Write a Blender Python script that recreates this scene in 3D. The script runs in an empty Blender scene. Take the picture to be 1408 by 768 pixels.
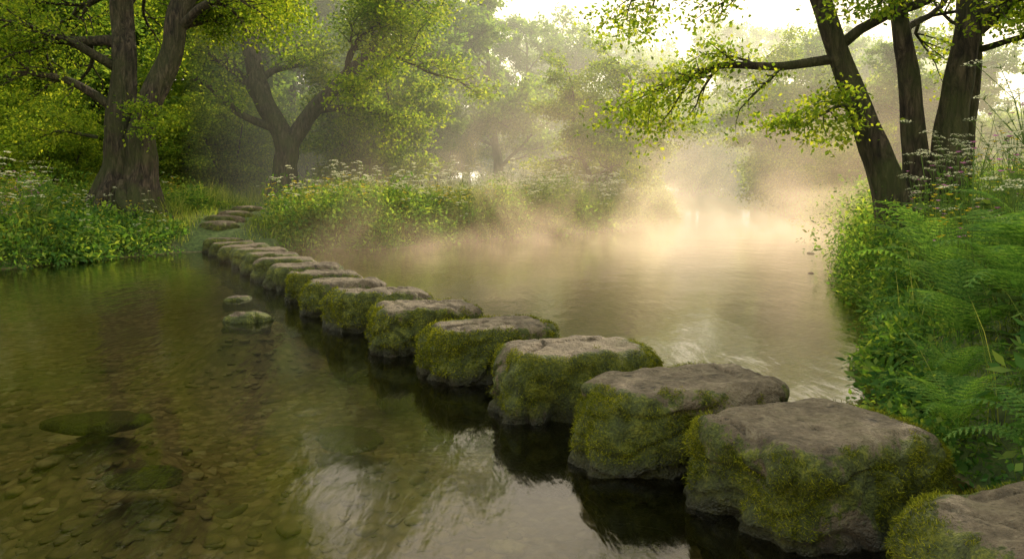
import bpy, math, numpy as np
from mathutils import Vector
R = np.random.RandomState(7)
scene = bpy.context.scene
col = scene.collection

# ------------------------------------------------------------ helpers
def vnoise(P, seed=0):
    P = np.asarray(P, float)
    I = np.floor(P).astype(np.int64); f = P - I; f = f*f*(3-2*f)
    def h(ix, iy, iz):
        n = (ix*374761393 + iy*668265263 + iz*2147483647 + seed*1274126177) & 0xffffffff
        n = ((n ^ (n >> 13))*1274126177) & 0xffffffff
        n = (n ^ (n >> 16)) & 0xffffffff
        n = (n*2246822519) & 0xffffffff
        n = n ^ (n >> 15)
        return (n & 0xffff)/65535.0
    x, y, z = I[..., 0], I[..., 1], I[..., 2]
    fx, fy, fz = f[..., 0], f[..., 1], f[..., 2]
    def L(a, b, t): return a+(b-a)*t
    c = L(L(L(h(x,y,z),h(x+1,y,z),fx), L(h(x,y+1,z),h(x+1,y+1,z),fx), fy),
          L(L(h(x,y,z+1),h(x+1,y,z+1),fx), L(h(x,y+1,z+1),h(x+1,y+1,z+1),fx), fy), fz)
    return c
def fbm(P, o=4, seed=0):
    s = 0; a = .5; t = 0
    P = np.asarray(P, float)
    for i in range(o):
        s = s + a*vnoise(P*(2.03**i)+i*17.3, seed+i); t += a; a *= .5
    return s/t
def sst(a, b, x):
    t = np.clip((x-a)/(b-a), 0, 1); return t*t*(3-2*t)

def make_mesh(name, V, F, mats, smooth=False, attrs=None, midx=None):
    V = np.asarray(V, np.float32).reshape(-1, 3); F = np.asarray(F, np.int32).reshape(-1, 4)
    me = bpy.data.meshes.new(name)
    me.vertices.add(len(V)); me.vertices.foreach_set('co', V.ravel())
    me.loops.add(F.size); me.loops.foreach_set('vertex_index', F.ravel())
    me.polygons.add(len(F))
    me.polygons.foreach_set('loop_start', np.arange(0, F.size, 4, dtype=np.int32))
    me.polygons.foreach_set('loop_total', np.full(len(F), 4, np.int32))
    if not isinstance(mats, (list, tuple)): mats = [mats]
    for m in mats: me.materials.append(m)
    if midx is not None: me.polygons.foreach_set('material_index', np.asarray(midx, np.int32))
    me.update(calc_edges=True)
    me.polygons.foreach_set('use_smooth', np.full(len(F), bool(smooth)))
    if attrs:
        for k, a in attrs.items():
            at = me.attributes.new(k, 'FLOAT', 'POINT'); at.data.foreach_set('value', np.asarray(a, np.float32))
    me.update()
    return me
def add(name, data, parent=None, loc=(0,0,0), rot=(0,0,0), scale=(1,1,1), label=None, cat=None, group=None, kind=None):
    o = bpy.data.objects.new(name, data); col.objects.link(o)
    o.location = loc; o.rotation_euler = rot; o.scale = scale
    if parent: o.parent = parent
    if label: o['label'] = label
    if cat: o['category'] = cat
    if group: o['group'] = group
    if kind: o['kind'] = kind
    return o

# ------------------------------------------------------------ materials
def newmat(name):
    m = bpy.data.materials.new(name); m.use_nodes = True
    nt = m.node_tree; nt.nodes.clear()
    out = nt.nodes.new('ShaderNodeOutputMaterial')
    return m, nt, out
def N(nt, t, **kw):
    n = nt.nodes.new(t)
    for k, v in kw.items():
        if k in n.inputs: n.inputs[k].default_value = v
        else: setattr(n, k, v)
    return n
def noise(nt, vec, scale, detail=4, rough=.55, dist=0):
    n = N(nt, 'ShaderNodeTexNoise', Scale=scale, Detail=detail, Roughness=rough, Distortion=dist)
    if vec is not None: nt.links.new(vec, n.inputs['Vector'])
    return n.outputs['Fac']
def ramp(nt, fac, stops):
    r = nt.nodes.new('ShaderNodeValToRGB'); e = r.color_ramp.elements
    while len(e) < len(stops): e.new(.5)
    for i, (p, c) in enumerate(stops):
        e[i].position = p; e[i].color = (c, c, c, 1) if isinstance(c, (int, float)) else (*c, 1)
    nt.links.new(fac, r.inputs[0]); return r.outputs[0]
def mixc(nt, fac, a, b, mode='MIX'):
    m = nt.nodes.new('ShaderNodeMix'); m.data_type = 'RGBA'; m.blend_type = mode
    for s, v in ((m.inputs[0], fac), (m.inputs[6], a), (m.inputs[7], b)):
        if hasattr(v, 'links'): nt.links.new(v, s)
        else: s.default_value = v if isinstance(v, (int, float)) else (*v, 1)
    return m.outputs[2]
def mth(nt, op, a, b=None, clamp=False):
    m = nt.nodes.new('ShaderNodeMath'); m.operation = op; m.use_clamp = clamp
    for i, v in enumerate((a, b)):
        if v is None: continue
        if hasattr(v, 'links'): nt.links.new(v, m.inputs[i])
        else: m.inputs[i].default_value = v
    return m.outputs[0]
def bump(nt, h, strength, dist=.02, nrm=None):
    b = N(nt, 'ShaderNodeBump', Strength=strength, Distance=dist)
    nt.links.new(h, b.inputs['Height'])
    if nrm is not None: nt.links.new(nrm, b.inputs['Normal'])
    return b.outputs[0]
def pos(nt): return nt.nodes.new('ShaderNodeNewGeometry').outputs['Position']
def sepz(nt, v):
    s = nt.nodes.new('ShaderNodeSeparateXYZ'); nt.links.new(v, s.inputs[0]); return s.outputs

def leafmat(name, dark, mid, light, transl=.45, nscale=.6, tcol=None):
    m, nt, out = newmat(name)
    g = nt.nodes.new('ShaderNodeNewGeometry')
    n1 = noise(nt, g.outputs['Position'], nscale, 2)
    f = mth(nt, 'ADD', mth(nt, 'MULTIPLY', g.outputs['Random Per Island'], .55), mth(nt, 'MULTIPLY', n1, .55))
    c = ramp(nt, f, [(.2, dark), (.55, mid), (.85, light)])
    d = nt.nodes.new('ShaderNodeBsdfDiffuse'); nt.links.new(c, d.inputs[0])
    t = nt.nodes.new('ShaderNodeBsdfTranslucent')
    tc = mixc(nt, 1.0, c, tcol or (2.65, 2.35, .78), 'MULTIPLY'); nt.links.new(tc, t.inputs[0])
    mx = N(nt, 'ShaderNodeMixShader'); mx.inputs[0].default_value = transl
    nt.links.new(d.outputs[0], mx.inputs[1]); nt.links.new(t.outputs[0], mx.inputs[2])
    nt.links.new(mx.outputs[0], out.inputs[0]); return m
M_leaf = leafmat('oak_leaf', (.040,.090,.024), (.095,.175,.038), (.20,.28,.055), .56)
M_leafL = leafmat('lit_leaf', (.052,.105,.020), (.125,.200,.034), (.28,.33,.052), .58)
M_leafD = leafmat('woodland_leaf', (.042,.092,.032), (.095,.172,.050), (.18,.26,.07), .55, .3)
M_grass = leafmat('meadow_grass', (.055,.11,.030), (.140,.20,.055), (.33,.35,.14), .56, 1.3)
M_herb = leafmat('herb_leaf', (.030,.082,.026), (.085,.178,.048), (.22,.29,.08), .54, 1.6)
M_fern = leafmat('fern_frond', (.055,.12,.035), (.11,.215,.052), (.22,.32,.08), .5, 2.0, (2.0, 2.0, .9))
M_moss = leafmat('moss_blade', (.036,.050,.010), (.115,.135,.015), (.32,.32,.030), .3, 5.0, (1.5, 1.4, .7))
def flat(name, c, rough=.6, transl=0.3):
    m, nt, out = newmat(name)
    g = nt.nodes.new('ShaderNodeNewGeometry')
    cc = ramp(nt, g.outputs['Random Per Island'], [(0, tuple(x*.75 for x in c)), (1, c)])
    d = N(nt, 'ShaderNodeBsdfDiffuse'); t = nt.nodes.new('ShaderNodeBsdfTranslucent')
    nt.links.new(cc, d.inputs[0]); nt.links.new(cc, t.inputs[0])
    mx = N(nt, 'ShaderNodeMixShader'); mx.inputs[0].default_value = transl
    nt.links.new(d.outputs[0], mx.inputs[1]); nt.links.new(t.outputs[0], mx.inputs[2]); nt.links.new(mx.outputs[0], out.inputs[0]); return m
M_white = flat('cream_petal', (.88,.86,.62), transl=.5); M_yellow = flat('yellow_petal', (.88,.66,.05)); M_pink = flat('pink_petal', (.58,.22,.46))
M_stem = flat('green_stem', (.12,.19,.05))

def barkmat():
    m, nt, out = newmat('bark')
    tc = nt.nodes.new('ShaderNodeTexCoord'); mp = nt.nodes.new('ShaderNodeMapping'); mp.inputs['Scale'].default_value = (1, 1, .22)
    nt.links.new(tc.outputs['Object'], mp.inputs[0])
    n1 = noise(nt, mp.outputs[0], 11, 6, .7, .8); n2 = noise(nt, tc.outputs['Object'], 1.6, 4)
    c = ramp(nt, n1, [(.38, (.010,.008,.006)), (.52, (.060,.045,.032)), (.7, (.17,.135,.095))])
    z = sepz(nt, tc.outputs['Object'])[2]
    mo = mth(nt, 'MULTIPLY', ramp(nt, n2, [(.40, 0), (.58, 1)]), mth(nt, 'SUBTRACT', 1.0, mth(nt, 'MULTIPLY', z, .13), True), True)
    c = mixc(nt, mth(nt, 'MULTIPLY', mo, .75), c, (.055,.075,.015))
    d = N(nt, 'ShaderNodeBsdfPrincipled', Roughness=.9); nt.links.new(c, d.inputs['Base Color'])
    nt.links.new(bump(nt, n1, 1.0, .14), d.inputs['Normal']); nt.links.new(d.outputs[0], out.inputs[0]); return m
M_bark = barkmat()

def stonemat(name, wetk, dk=1.0, allmoss=False):
    m, nt, out = newmat(name)
    P = pos(nt)
    a = N(nt, 'ShaderNodeAttribute', attribute_name='moss').outputs['Fac']
    n1 = noise(nt, P, 3.2, 6, .65); n2 = noise(nt, P, 22, 5, .7); n3 = noise(nt, P, 70, 3, .6); n4 = noise(nt, P, 9, 5, .7, .5)
    vo = N(nt, 'ShaderNodeTexVoronoi', Scale=34.0); nt.links.new(P, vo.inputs['Vector'])
    pit = ramp(nt, vo.outputs['Distance'], [(.10, 0), (.32, 1)])
    pit = mixc(nt, ramp(nt, n2, [(.42, 0), (.56, 1)]), (1, 1, 1), pit)
    rock = ramp(nt, mth(nt, 'ADD', mth(nt, 'MULTIPLY', n1, .5), mth(nt, 'MULTIPLY', n2, .5)), [(.36, (.055,.040,.026)), (.5, (.175,.132,.088)), (.64, (.33,.26,.18))])
    rock = mixc(nt, mth(nt, 'MULTIPLY', ramp(nt, n4, [(.56, 0), (.64, 1)]), .45), rock, (.34,.285,.195))
    rock = mixc(nt, ramp(nt, n4, [(.32, 1), (.43, 0)]), rock, (.034,.026,.018))
    rock = mixc(nt, mth(nt, 'MULTIPLY', ramp(nt, n1, [(.55, 0), (.68, 1)]), .55), rock, (.10,.09,.035))
    rock = mixc(nt, .55, rock, mixc(nt, 1.0, rock, pit, 'MULTIPLY'))
    if dk != 1: rock = mixc(nt, 1.0, rock, (dk, dk*.95, dk*.85), 'MULTIPLY')
    mossc = ramp(nt, mth(nt, 'ADD', mth(nt, 'MULTIPLY', n4, .6), mth(nt, 'MULTIPLY', n3, .4)), [(.35, (.022,.028,.008)), (.5, (.070,.088,.012)), (.64, (.21,.22,.024))])
    mask = ramp(nt, mth(nt, 'ADD', a, mth(nt, 'MULTIPLY', mth(nt, 'SUBTRACT', n2, .5), 1.3)), [(.44, 0), (.58, 1)])
    if allmoss: mask = mth(nt, 'MAXIMUM', mask, .75); mossc = mixc(nt, .5, mossc, (.18, .20, .04))
    c = mixc(nt, mask, rock, mossc)
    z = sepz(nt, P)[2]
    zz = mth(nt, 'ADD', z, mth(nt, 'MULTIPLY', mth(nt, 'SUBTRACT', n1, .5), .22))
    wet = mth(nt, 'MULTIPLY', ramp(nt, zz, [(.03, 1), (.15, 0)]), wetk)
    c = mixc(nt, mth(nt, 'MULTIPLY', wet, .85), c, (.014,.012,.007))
    d = N(nt, 'ShaderNodeBsdfPrincipled'); nt.links.new(c, d.inputs['Base Color'])
    nt.links.new(mth(nt, 'SUBTRACT', .8, mth(nt, 'MULTIPLY', wet, .5)), d.inputs['Roughness'])
    hh = mth(nt, 'ADD', mth(nt, 'ADD', n2, mth(nt, 'MULTIPLY', n3, .5)), mth(nt, 'ADD', mth(nt, 'MULTIPLY', n4, 1.3), mth(nt, 'MULTIPLY', pit, .3)))
    nt.links.new(bump(nt, hh, 1.0, .055), d.inputs['Normal']); nt.links.new(d.outputs[0], out.inputs[0]); return m
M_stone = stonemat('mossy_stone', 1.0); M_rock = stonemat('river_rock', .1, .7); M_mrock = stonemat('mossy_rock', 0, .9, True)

def groundmat():
    m, nt, out = newmat('ground'); P = pos(nt)
    n1 = noise(nt, P, .8, 5); n2 = noise(nt, P, 14, 5, .7)
    land = ramp(nt, n2, [(.35, (.03,.045,.014)), (.55, (.08,.12,.028)), (.7, (.14,.17,.045))])
    land = mixc(nt, ramp(nt, n1, [(.55, 0), (.7, .6)]), land, (.10,.075,.042))
    mp = N(nt, 'ShaderNodeTexVoronoi', Scale=13.0); nt.links.new(P, mp.inputs['Vector'])
    bedc = ramp(nt, sepz(nt, mp.outputs['Color'])[0], [(0, (.13,.095,.045)), (.5, (.24,.175,.085)), (.95, (.35,.27,.15))])
    bedc = mixc(nt, ramp(nt, mp.outputs['Distance'], [(.35, 0), (.8, .6)]), bedc, (.075,.055,.028))
    bedc = mixc(nt, ramp(nt, n1, [(.42, 0), (.66, .5)]), bedc, (.095,.10,.045))
    z = sepz(nt, P)[2]
    c = mixc(nt, ramp(nt, z, [(.0, 1), (.02, 0)]), land, bedc)
    d = N(nt, 'ShaderNodeBsdfPrincipled', Roughness=.8); nt.links.new(c, d.inputs['Base Color'])
    nt.links.new(bump(nt, n2, .4, .04), d.inputs['Normal']); nt.links.new(d.outputs[0], out.inputs[0]); return m
M_ground = groundmat()
def pebblemat():
    m, nt, out = newmat('pebble'); g = nt.nodes.new('ShaderNodeNewGeometry')
    n2 = noise(nt, g.outputs['Position'], 25, 4); n3 = noise(nt, g.outputs['Position'], .8, 4)
    c = ramp(nt, g.outputs['Random Per Island'], [(0, (.13,.095,.045)), (.4, (.22,.16,.08)), (.8, (.31,.235,.13)), (1, (.45,.37,.24))])
    c = mixc(nt, ramp(nt, n2, [(.4, 0), (.7, .6)]), c, (.10,.10,.04))
    c = mixc(nt, ramp(nt, n3, [(.42, 0), (.66, .5)]), c, (.095,.10,.045))
    d = N(nt, 'ShaderNodeBsdfPrincipled', Roughness=.7); nt.links.new(c, d.inputs['Base Color']); nt.links.new(d.outputs[0], out.inputs[0]); return m
M_peb = pebblemat()

def watermat():
    m, nt, out = newmat('river_water'); P = pos(nt)
    mp = nt.nodes.new('ShaderNodeMapping'); mp.inputs['Rotation'].default_value = (0, 0, math.radians(-28)); mp.inputs['Scale'].default_value = (1, .28, 1)
    nt.links.new(P, mp.inputs[0])
    n1 = noise(nt, P, .9, 2, .45, .1); n2 = noise(nt, mp.outputs[0], 7.5, 3, .55, .25); n3 = noise(nt, P, .30, 2)
    h = mth(nt, 'ADD', mth(nt, 'MULTIPLY', n1, .6), mth(nt, 'MULTIPLY', mth(nt, 'MULTIPLY', n2, .5), ramp(nt, n3, [(.38, .35), (.56, 1)])))
    b = bump(nt, h, .30, .05)
    gl = N(nt, 'ShaderNodeBsdfGlossy', Roughness=.085); gl.inputs[0].default_value = (1, 1, 1, 1); nt.links.new(b, gl.inputs['Normal'])
    tr = nt.nodes.new('ShaderNodeBsdfTransparent'); tr.inputs[0].default_value = (.72, .69, .48, 1)
    fr = N(nt, 'ShaderNodeFresnel', IOR=1.42); nt.links.new(b, fr.inputs['Normal'])
    mx = nt.nodes.new('ShaderNodeMixShader'); nt.links.new(fr.outputs[0], mx.inputs[0])
    nt.links.new(tr.outputs[0], mx.inputs[1]); nt.links.new(gl.outputs[0], mx.inputs[2]); nt.links.new(mx.outputs[0], out.inputs[0]); return m
M_water = watermat()

# ------------------------------------------------------------ terrain
LB = np.array([(-18,-40),(-16,-10),(-13,5),(-10.8,12),(-9.3,14),(-8.5,16),(-7.5,18),(-5.6,18.5),(-4.2,18.3),(-2.8,18.9),(-1.8,21),(1.2,24),(4.2,28),(7.0,35),(9.0,48),(12.5,54),(24,62),(50,72),(120,90)], float)
RB = np.array([(2.7,-40),(2.5,-5),(2.4,3),(2.35,4.3),(2.6,4.8),(2.85,5.8),(3.65,7.6),(4.55,10),(5.45,13),(7.2,17),(9.2,22),(11.3,30),(12.8,38),(15,46),(24,52),(50,60),(120,76)], float)
ROCKS = [
  (-2.95,8.85,.52,.34,.10,.22,'low mossy rock breaking the water surface'),
  (-3.6,10.5,.40,.26,.05,.2,'small brown rock just above the water'),
  (-2.75,5.3,.64,.38,-.03,.12,'flat mossy boulder lying just under the water'),
  (-1.05,5.1,.62,.40,-.10,.15,'submerged flat brown boulder'),
  (-2.1,4.55,.5,.36,-.18,.15,'submerged flat brown boulder'),
  (-.75,9.4,.3,.2,.02,.3,'small wet rock beside the stepping stones'),
  (5.1,13.6,.16,.12,.03,.2,'small dark rock in the river'),(6.6,17.6,.25,.15,.04,.2,'small dark rock in the river'),
  (-1.55,20.9,.6,.4,.08,.3,'pale rock at the foot of the grassy bank'),
  (.9,23.4,.6,.4,.08,.3,'pale rock at the foot of the grassy bank')]
def pdist(x, y, L):
    best = np.full(x.shape, 1e9)
    for a, b in zip(L[:-1], L[1:]):
        d = b-a; t = np.clip(((x-a[0])*d[0]+(y-a[1])*d[1])/(d@d), 0, 1)
        best = np.minimum(best, np.hypot(x-a[0]-t*d[0], y-a[1]-t*d[1]))
    return best
def sdist(x, y):
    x = np.asarray(x, float); y = np.asarray(y, float)
    dl = pdist(x, y, LB); dr = pdist(x, y, RB)
    LBS = LB[np.argsort(LB[:, 1], kind='stable')]
    xl = np.interp(y, LBS[:, 1], LBS[:, 0]); xr = np.interp(y, RB[:, 1], RB[:, 0])
    inside = (x > xl) & (x < xr)
    d = np.minimum(dl, dr)
    return np.where(inside, -d, d), (x >= (xl+xr)/2)
def height(x, y):
    s, right = sdist(x, y)
    P = np.stack([x, y, np.zeros_like(x)], -1)
    n = fbm(P*.5, 3, 3)-.5
    sp = np.maximum(s, 0)
    hl = .42*(1-np.exp(-sp/.3)) + .55*(1-np.exp(-sp/4)) + .02*np.clip(sp-8, 0, 60)
    hr = .5*(1-np.exp(-sp/.25)) + .88*(1-np.exp(-sp/2.0)) + .015*np.clip(sp-8, 0, 60)
    land = np.where(right, hr, hl) + n*.25*np.clip(sp, 0, 1)
    sn = np.maximum(-s, 0)
    wat = -.55*(1-np.exp(-sn/1.0)) + n*.22*np.clip(sn, 0, 1)
    for r in ROCKS[:6]:
        top = r[4]-.14; g = np.exp(-((x-r[0])**2+(y-r[1])**2)/(.55*.55)); wat = wat*(1-g)+np.maximum(wat, top)*g
    return np.where(s > 0, land, np.minimum(wat, -.0))
def axis(lo, hi, step, far, n=22):
    mid = np.arange(lo, hi, step); g = np.geomspace(step, far, n)
    return np.concatenate([lo-g[::-1], mid, mid[-1]+g])
gx = axis(-14, 14, .2, 450); gy = axis(-3, 46, .2, 500)
GX, GY = np.meshgrid(gx, gy)
GZ = height(GX, GY)
nx_, ny_ = len(gx), len(gy)
idx = np.arange(nx_*ny_).reshape(ny_, nx_)
F = np.stack([idx[:-1,:-1], idx[:-1,1:], idx[1:,1:], idx[1:,:-1]], -1).reshape(-1, 4)
add('ground', make_mesh('ground', np.stack([GX, GY, GZ], -1), F, M_ground, True), kind='structure', label='grassy river banks and pebbly stream bed')
wv = [(-60,-60,0),(130,-60,0),(130,110,0),(-60,110,0)]
add('water', make_mesh('water', wv, [(0,1,2,3)], M_water), kind='structure', label='calm clear river water flowing between stones')

# ------------------------------------------------------------ stones
def cube_template(n):
    import bmesh
    bm = bmesh.new(); bmesh.ops.create_cube(bm, size=2)
    bmesh.ops.subdivide_edges(bm, edges=bm.edges[:], cuts=n-1, use_grid_fill=True)
    bm.verts.index_update()
    V = np.array([v.co[:] for v in bm.verts]); F = np.array([[v.index for v in f.verts] for f in bm.faces]); bm.free(); return V, F
CT = {n: cube_template(n) for n in (3, 24, 44, 74)}
def stone_mesh(name, w, d, h, seed, n, below=.5, k=13, mossy=1.0, rough=1.0):
    V, F = CT[n]; rr = np.random.RandomState(seed)
    q = V/((np.abs(V)**k).sum(1)**(1/k))[:, None]
    k2 = 5.0 if k > 4 else 2.2
    lk = (np.abs(q[:, 0])**k2+np.abs(q[:, 1])**k2)**(1/k2); mxx = np.maximum(np.abs(q[:, 0]), np.abs(q[:, 1]))
    f = np.where(lk > 1e-6, mxx/np.maximum(lk, 1e-6), 1); q = q.copy(); q[:, 0] *= f; q[:, 1] *= f
    rim = np.clip((np.abs(q[:, 0])**k2+np.abs(q[:, 1])**k2)**(1/k2), 0, 1)
    ang = np.arctan2(q[:, 1], q[:, 0]); ring = np.stack([np.cos(ang)*1.3, np.sin(ang)*1.3, q[:, 2]*.35], 1)
    o = 1 + .40*(fbm(ring+seed*3.1, 3, seed)-.5)*rim
    hb = (h+below)
    taper = 1.0+.03*np.clip(-q[:, 2], -1, 1)-.16*sst(.0, 1.0, -q[:, 2])
    P = np.stack([q[:, 0]*w/2*o*taper, q[:, 1]*d/2*o*taper, (q[:, 2]+1)/2*hb-below], 1)
    dirn = np.sign(V)*np.abs(V)**6; dirn /= np.linalg.norm(dirn, axis=1)[:, None]
    topw = sst(.6, .98, q[:, 2])
    S = P+seed*7.7
    a = (fbm(S*1.7, 3, seed)-.5)*.18 + (.12-np.abs(fbm(S*3.1, 3, seed+5)-.5))*.33 + (fbm(S*12, 3, seed+9)-.5)*.065
    amp = (1-.84*topw)*rough*min(1, w)
    P = P + dirn*(a*amp)[:, None]
    st = np.abs(((P[:, 2]*4+fbm(S*2.2, 2, seed+3)*4) % 1)-.5)*2
    P[:, :2] += dirn[:, :2]*(-(.035*rough*sst(.7, 1., st))*(1-topw))[:, None]
    crack = 1-sst(0, .03, np.abs(fbm(S*1.9+4, 3, seed+20)-.5))
    P[:, 2] -= crack*topw*.03*rough
    P[:, 2] += topw*(fbm(S*9, 3, seed+60)-.5)*.032*rough
    step = sst(.52, .54, fbm(S*1.3+9, 3, seed+70)); P[:, 2] -= topw*step*.018*rough
    P[:, 2] -= topw*sst(.78, 1.0, rim)*.03*rough*(fbm(S*2.5, 2, seed+41)*1.6)
    P[:, 2] += topw*(P[:, 0]*rr.uniform(-.04, .04)+P[:, 1]*rr.uniform(-.04, .02))
    edge = sst(.60, 1.0, rim)
    moss = .42 + (1-topw)*.42 + topw*(edge*.76-.50) + (fbm(S*2.3, 3, seed+30)-.5)*1.8 - .15*dirn[:, 0] + .05
    return P, F, moss*mossy
def blades(Ps, Ns, L, Wd, seed, up=.3, spread=.7):
    rr = np.random.RandomState(seed); n = len(Ps)
    D = Ns+rr.normal(0, spread, (n, 3)); D[:, 2] += up; D /= np.linalg.norm(D, axis=1)[:, None]
    T = np.cross(D, rr.normal(size=(n, 3))); T /= np.linalg.norm(T, axis=1)[:, None]
    L = (L*rr.uniform(.5, 1.3, n))[:, None]; W = Wd*.5
    V = np.stack([Ps-T*W-D*.004, Ps+T*W-D*.004, Ps+D*L+T*W*.25, Ps+D*L-T*W*.25], 1)
    V[:, 2:, 2] -= L*.15
    return V.reshape(-1, 3), np.arange(n*4).reshape(-1, 4)
def vnormals(V, F):
    fn = np.cross(V[F[:, 2]]-V[F[:, 0]], V[F[:, 3]]-V[F[:, 1]])
    Nn = np.zeros_like(V)
    for i in range(4): np.add.at(Nn, F[:, i], fn)
    return Nn/np.maximum(np.linalg.norm(Nn, axis=1), 1e-9)[:, None]
stones = [ # x,y,w,d,h,rot,seed
 (1.98,2.60,1.15,.92,.41,14,11),(1.40,3.72,.98,.78,.43,24,12),(.97,4.55,1.14,.70,.43,17,13),(.43,5.44,1.08,.70,.42,19,14),
 (-.18,6.4,1.08,.68,.40,20,37),(-.80,7.42,1.02,.68,.41,18,16),(-1.43,8.5,1.05,.66,.40,22,17),(-1.98,9.6,1.0,.62,.38,20,18),
 (-2.53,10.6,.98,.56,.36,25,19),(-3.03,11.7,1.0,.56,.36,20,20),(-3.6,12.75,1.02,.56,.35,25,21),(-4.1,13.7,.98,.54,.35,20,22),
 (-4.68,14.75,1.0,.56,.34,26,23),(-5.35,15.9,.98,.56,.33,24,24),(-6.0,17.1,.92,.58,.31,26,25),(-6.6,18.2,.88,.62,.32,20,26)]
for i, (x, y, w, d, h, r, sd) in enumerate(stones):
    n = 74 if i < 5 else (44 if i < 9 else 24)
    V, Fq, ms = stone_mesh('stepping_stone', w, d, h, sd, n)
    a = math.radians(r); c, s = math.cos(a), math.sin(a)
    V = np.stack([V[:, 0]*c-V[:, 1]*s, V[:, 0]*s+V[:, 1]*c, V[:, 2]], 1)
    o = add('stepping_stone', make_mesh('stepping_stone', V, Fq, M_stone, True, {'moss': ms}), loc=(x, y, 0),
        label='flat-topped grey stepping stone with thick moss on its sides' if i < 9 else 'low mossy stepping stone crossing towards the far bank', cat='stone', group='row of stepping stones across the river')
    if i < 9:
        nn = vnormals(V, Fq); rr = np.random.RandomState(i+50)
        msk = (ms + (fbm((V+[x, y, 0])*9, 2, 4)-.5)*1.4 > .66) & (V[:, 2] > .07)
        ids = np.where(msk)[0]
        if len(ids):
            cnt = [30000, 36000, 32000, 26000, 16000, 10000, 8000, 6000, 5000][i]
            pk = rr.choice(ids, cnt); off = rr.normal(0, .009, (cnt, 3))
            bv, bf = blades(V[pk]+off, nn[pk], .013 if i < 4 else .018, .0030 if i < 4 else .006, i)
            add('moss', make_mesh('moss', bv, bf, M_moss), parent=o)
for i, (x, y, w, d, h, b, lab) in enumerate(ROCKS):
    V, Fq, ms = stone_mesh('rock', w, d, h, i+80, 24, below=b, k=3.6, mossy=1.5, rough=1.3 if h > .05 else .5)
    add('rock', make_mesh('rock', V, Fq, M_mrock if i in (2, 3) else M_rock, True, {'moss': ms}), loc=(x, y, 0), rot=(0, 0, (i*.7) if i != 2 else .1), label=lab, cat='rock')
for i, (x, y) in enumerate([(-7.05,19.15),(-7.25,20.1),(-7.35,21.2),(-7.5,22.5)]):
    V, Fq, ms = stone_mesh('path_stone', 1.0, .7, .12, i+120, 24, below=.3, k=3, mossy=.8, rough=.5)
    add('path_stone', make_mesh('path_stone', V, Fq, M_stone, True, {'moss': ms}), loc=(x, y, float(height(np.array([x*1.]), np.array([y*1.]))[0])+.03), label='flat mossy stone set in the path up the bank', cat='stone', group='path stones on the bank')
# pebbles
n = 7500
px = R.uniform(-6, 2.2, n); py = R.uniform(1.6, 9.5, n); s_, _ = sdist(px, py); k = (s_ < -.15) & (fbm(np.stack([px, py, 0*px], 1)*.9, 2, 77) > .36); px, py = px[k], py[k]; n = len(px)
V0, F0 = CT[3]; V0 = V0/((np.abs(V0)**2.5).sum(1)**(1/2.5))[:, None]
sz = R.gamma(2.0, .014, n)+.009; sc = np.stack([sz, sz*R.uniform(.55, .9, n), sz*R.uniform(.18, .34, n)], 1)
an = R.uniform(0, 6.3, n); ca, sa = np.cos(an)[:, None], np.sin(an)[:, None]
PV = V0[None]*sc[:, None, :]*(1+.35*(R.rand(n, len(V0), 1)-.5))
X = PV[:, :, 0]*ca-PV[:, :, 1]*sa; Y = PV[:, :, 0]*sa+PV[:, :, 1]*ca
PV = np.stack([X+px[:, None], Y+py[:, None], PV[:, :, 2]+height(px, py)[:, None]-.003], -1)
add('river_pebbles', make_mesh('river_pebbles', PV.reshape(-1, 3), (F0[None]+(np.arange(n)*len(V0))[:, None, None]).reshape(-1, 4), M_peb, True), kind='stuff', label='brown pebbles covering the shallow river bed', cat='pebbles')

# ------------------------------------------------------------ trees
def norm(v): return v/max(np.linalg.norm(v), 1e-9)
class Wood:
    def __init__(s): s.V = []; s.F = []; s.n = 0; s.A = []; s.Ad = []
    def tube(s, pts, rad, sides, ridge=0, seed=0):
        pts = np.array(pts); rad = np.array(rad); m = len(pts)
        T = np.gradient(pts, axis=0); T /= np.maximum(np.linalg.norm(T, axis=1), 1e-9)[:, None]
        ref = np.array([1., 0, 0]) if abs(T[0][0]) < .8 else np.array([0, 1., 0])
        U = np.cross(T, ref); U /= np.linalg.norm(U, axis=1)[:, None]; W = np.cross(T, U)
        th = np.linspace(0, 2*math.pi, sides, endpoint=False)
        rr = np.repeat(rad[:, None], sides, 1)
        if ridge:
            q = np.stack([np.cos(th)[None]*2.2+0*pts[:, :1], np.sin(th)[None]*2.2+0*pts[:, :1], pts[:, 2:3]*.5+0*th[None]], -1)
            rr = rr*(1+ridge*(fbm(q+seed, 3, seed)-.5)*2)
        V = pts[:, None]+rr[..., None]*(U[:, None]*np.cos(th)[None, :, None]+W[:, None]*np.sin(th)[None, :, None])
        s.V.append(V.reshape(-1, 3)); i = np.arange(m*sides).reshape(m, sides)+s.n; j = np.roll(i, -1, 1)
        s.F.append(np.stack([i[:-1], j[:-1], j[1:], i[1:]], -1).reshape(-1, 4)); s.n += m*sides
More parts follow.
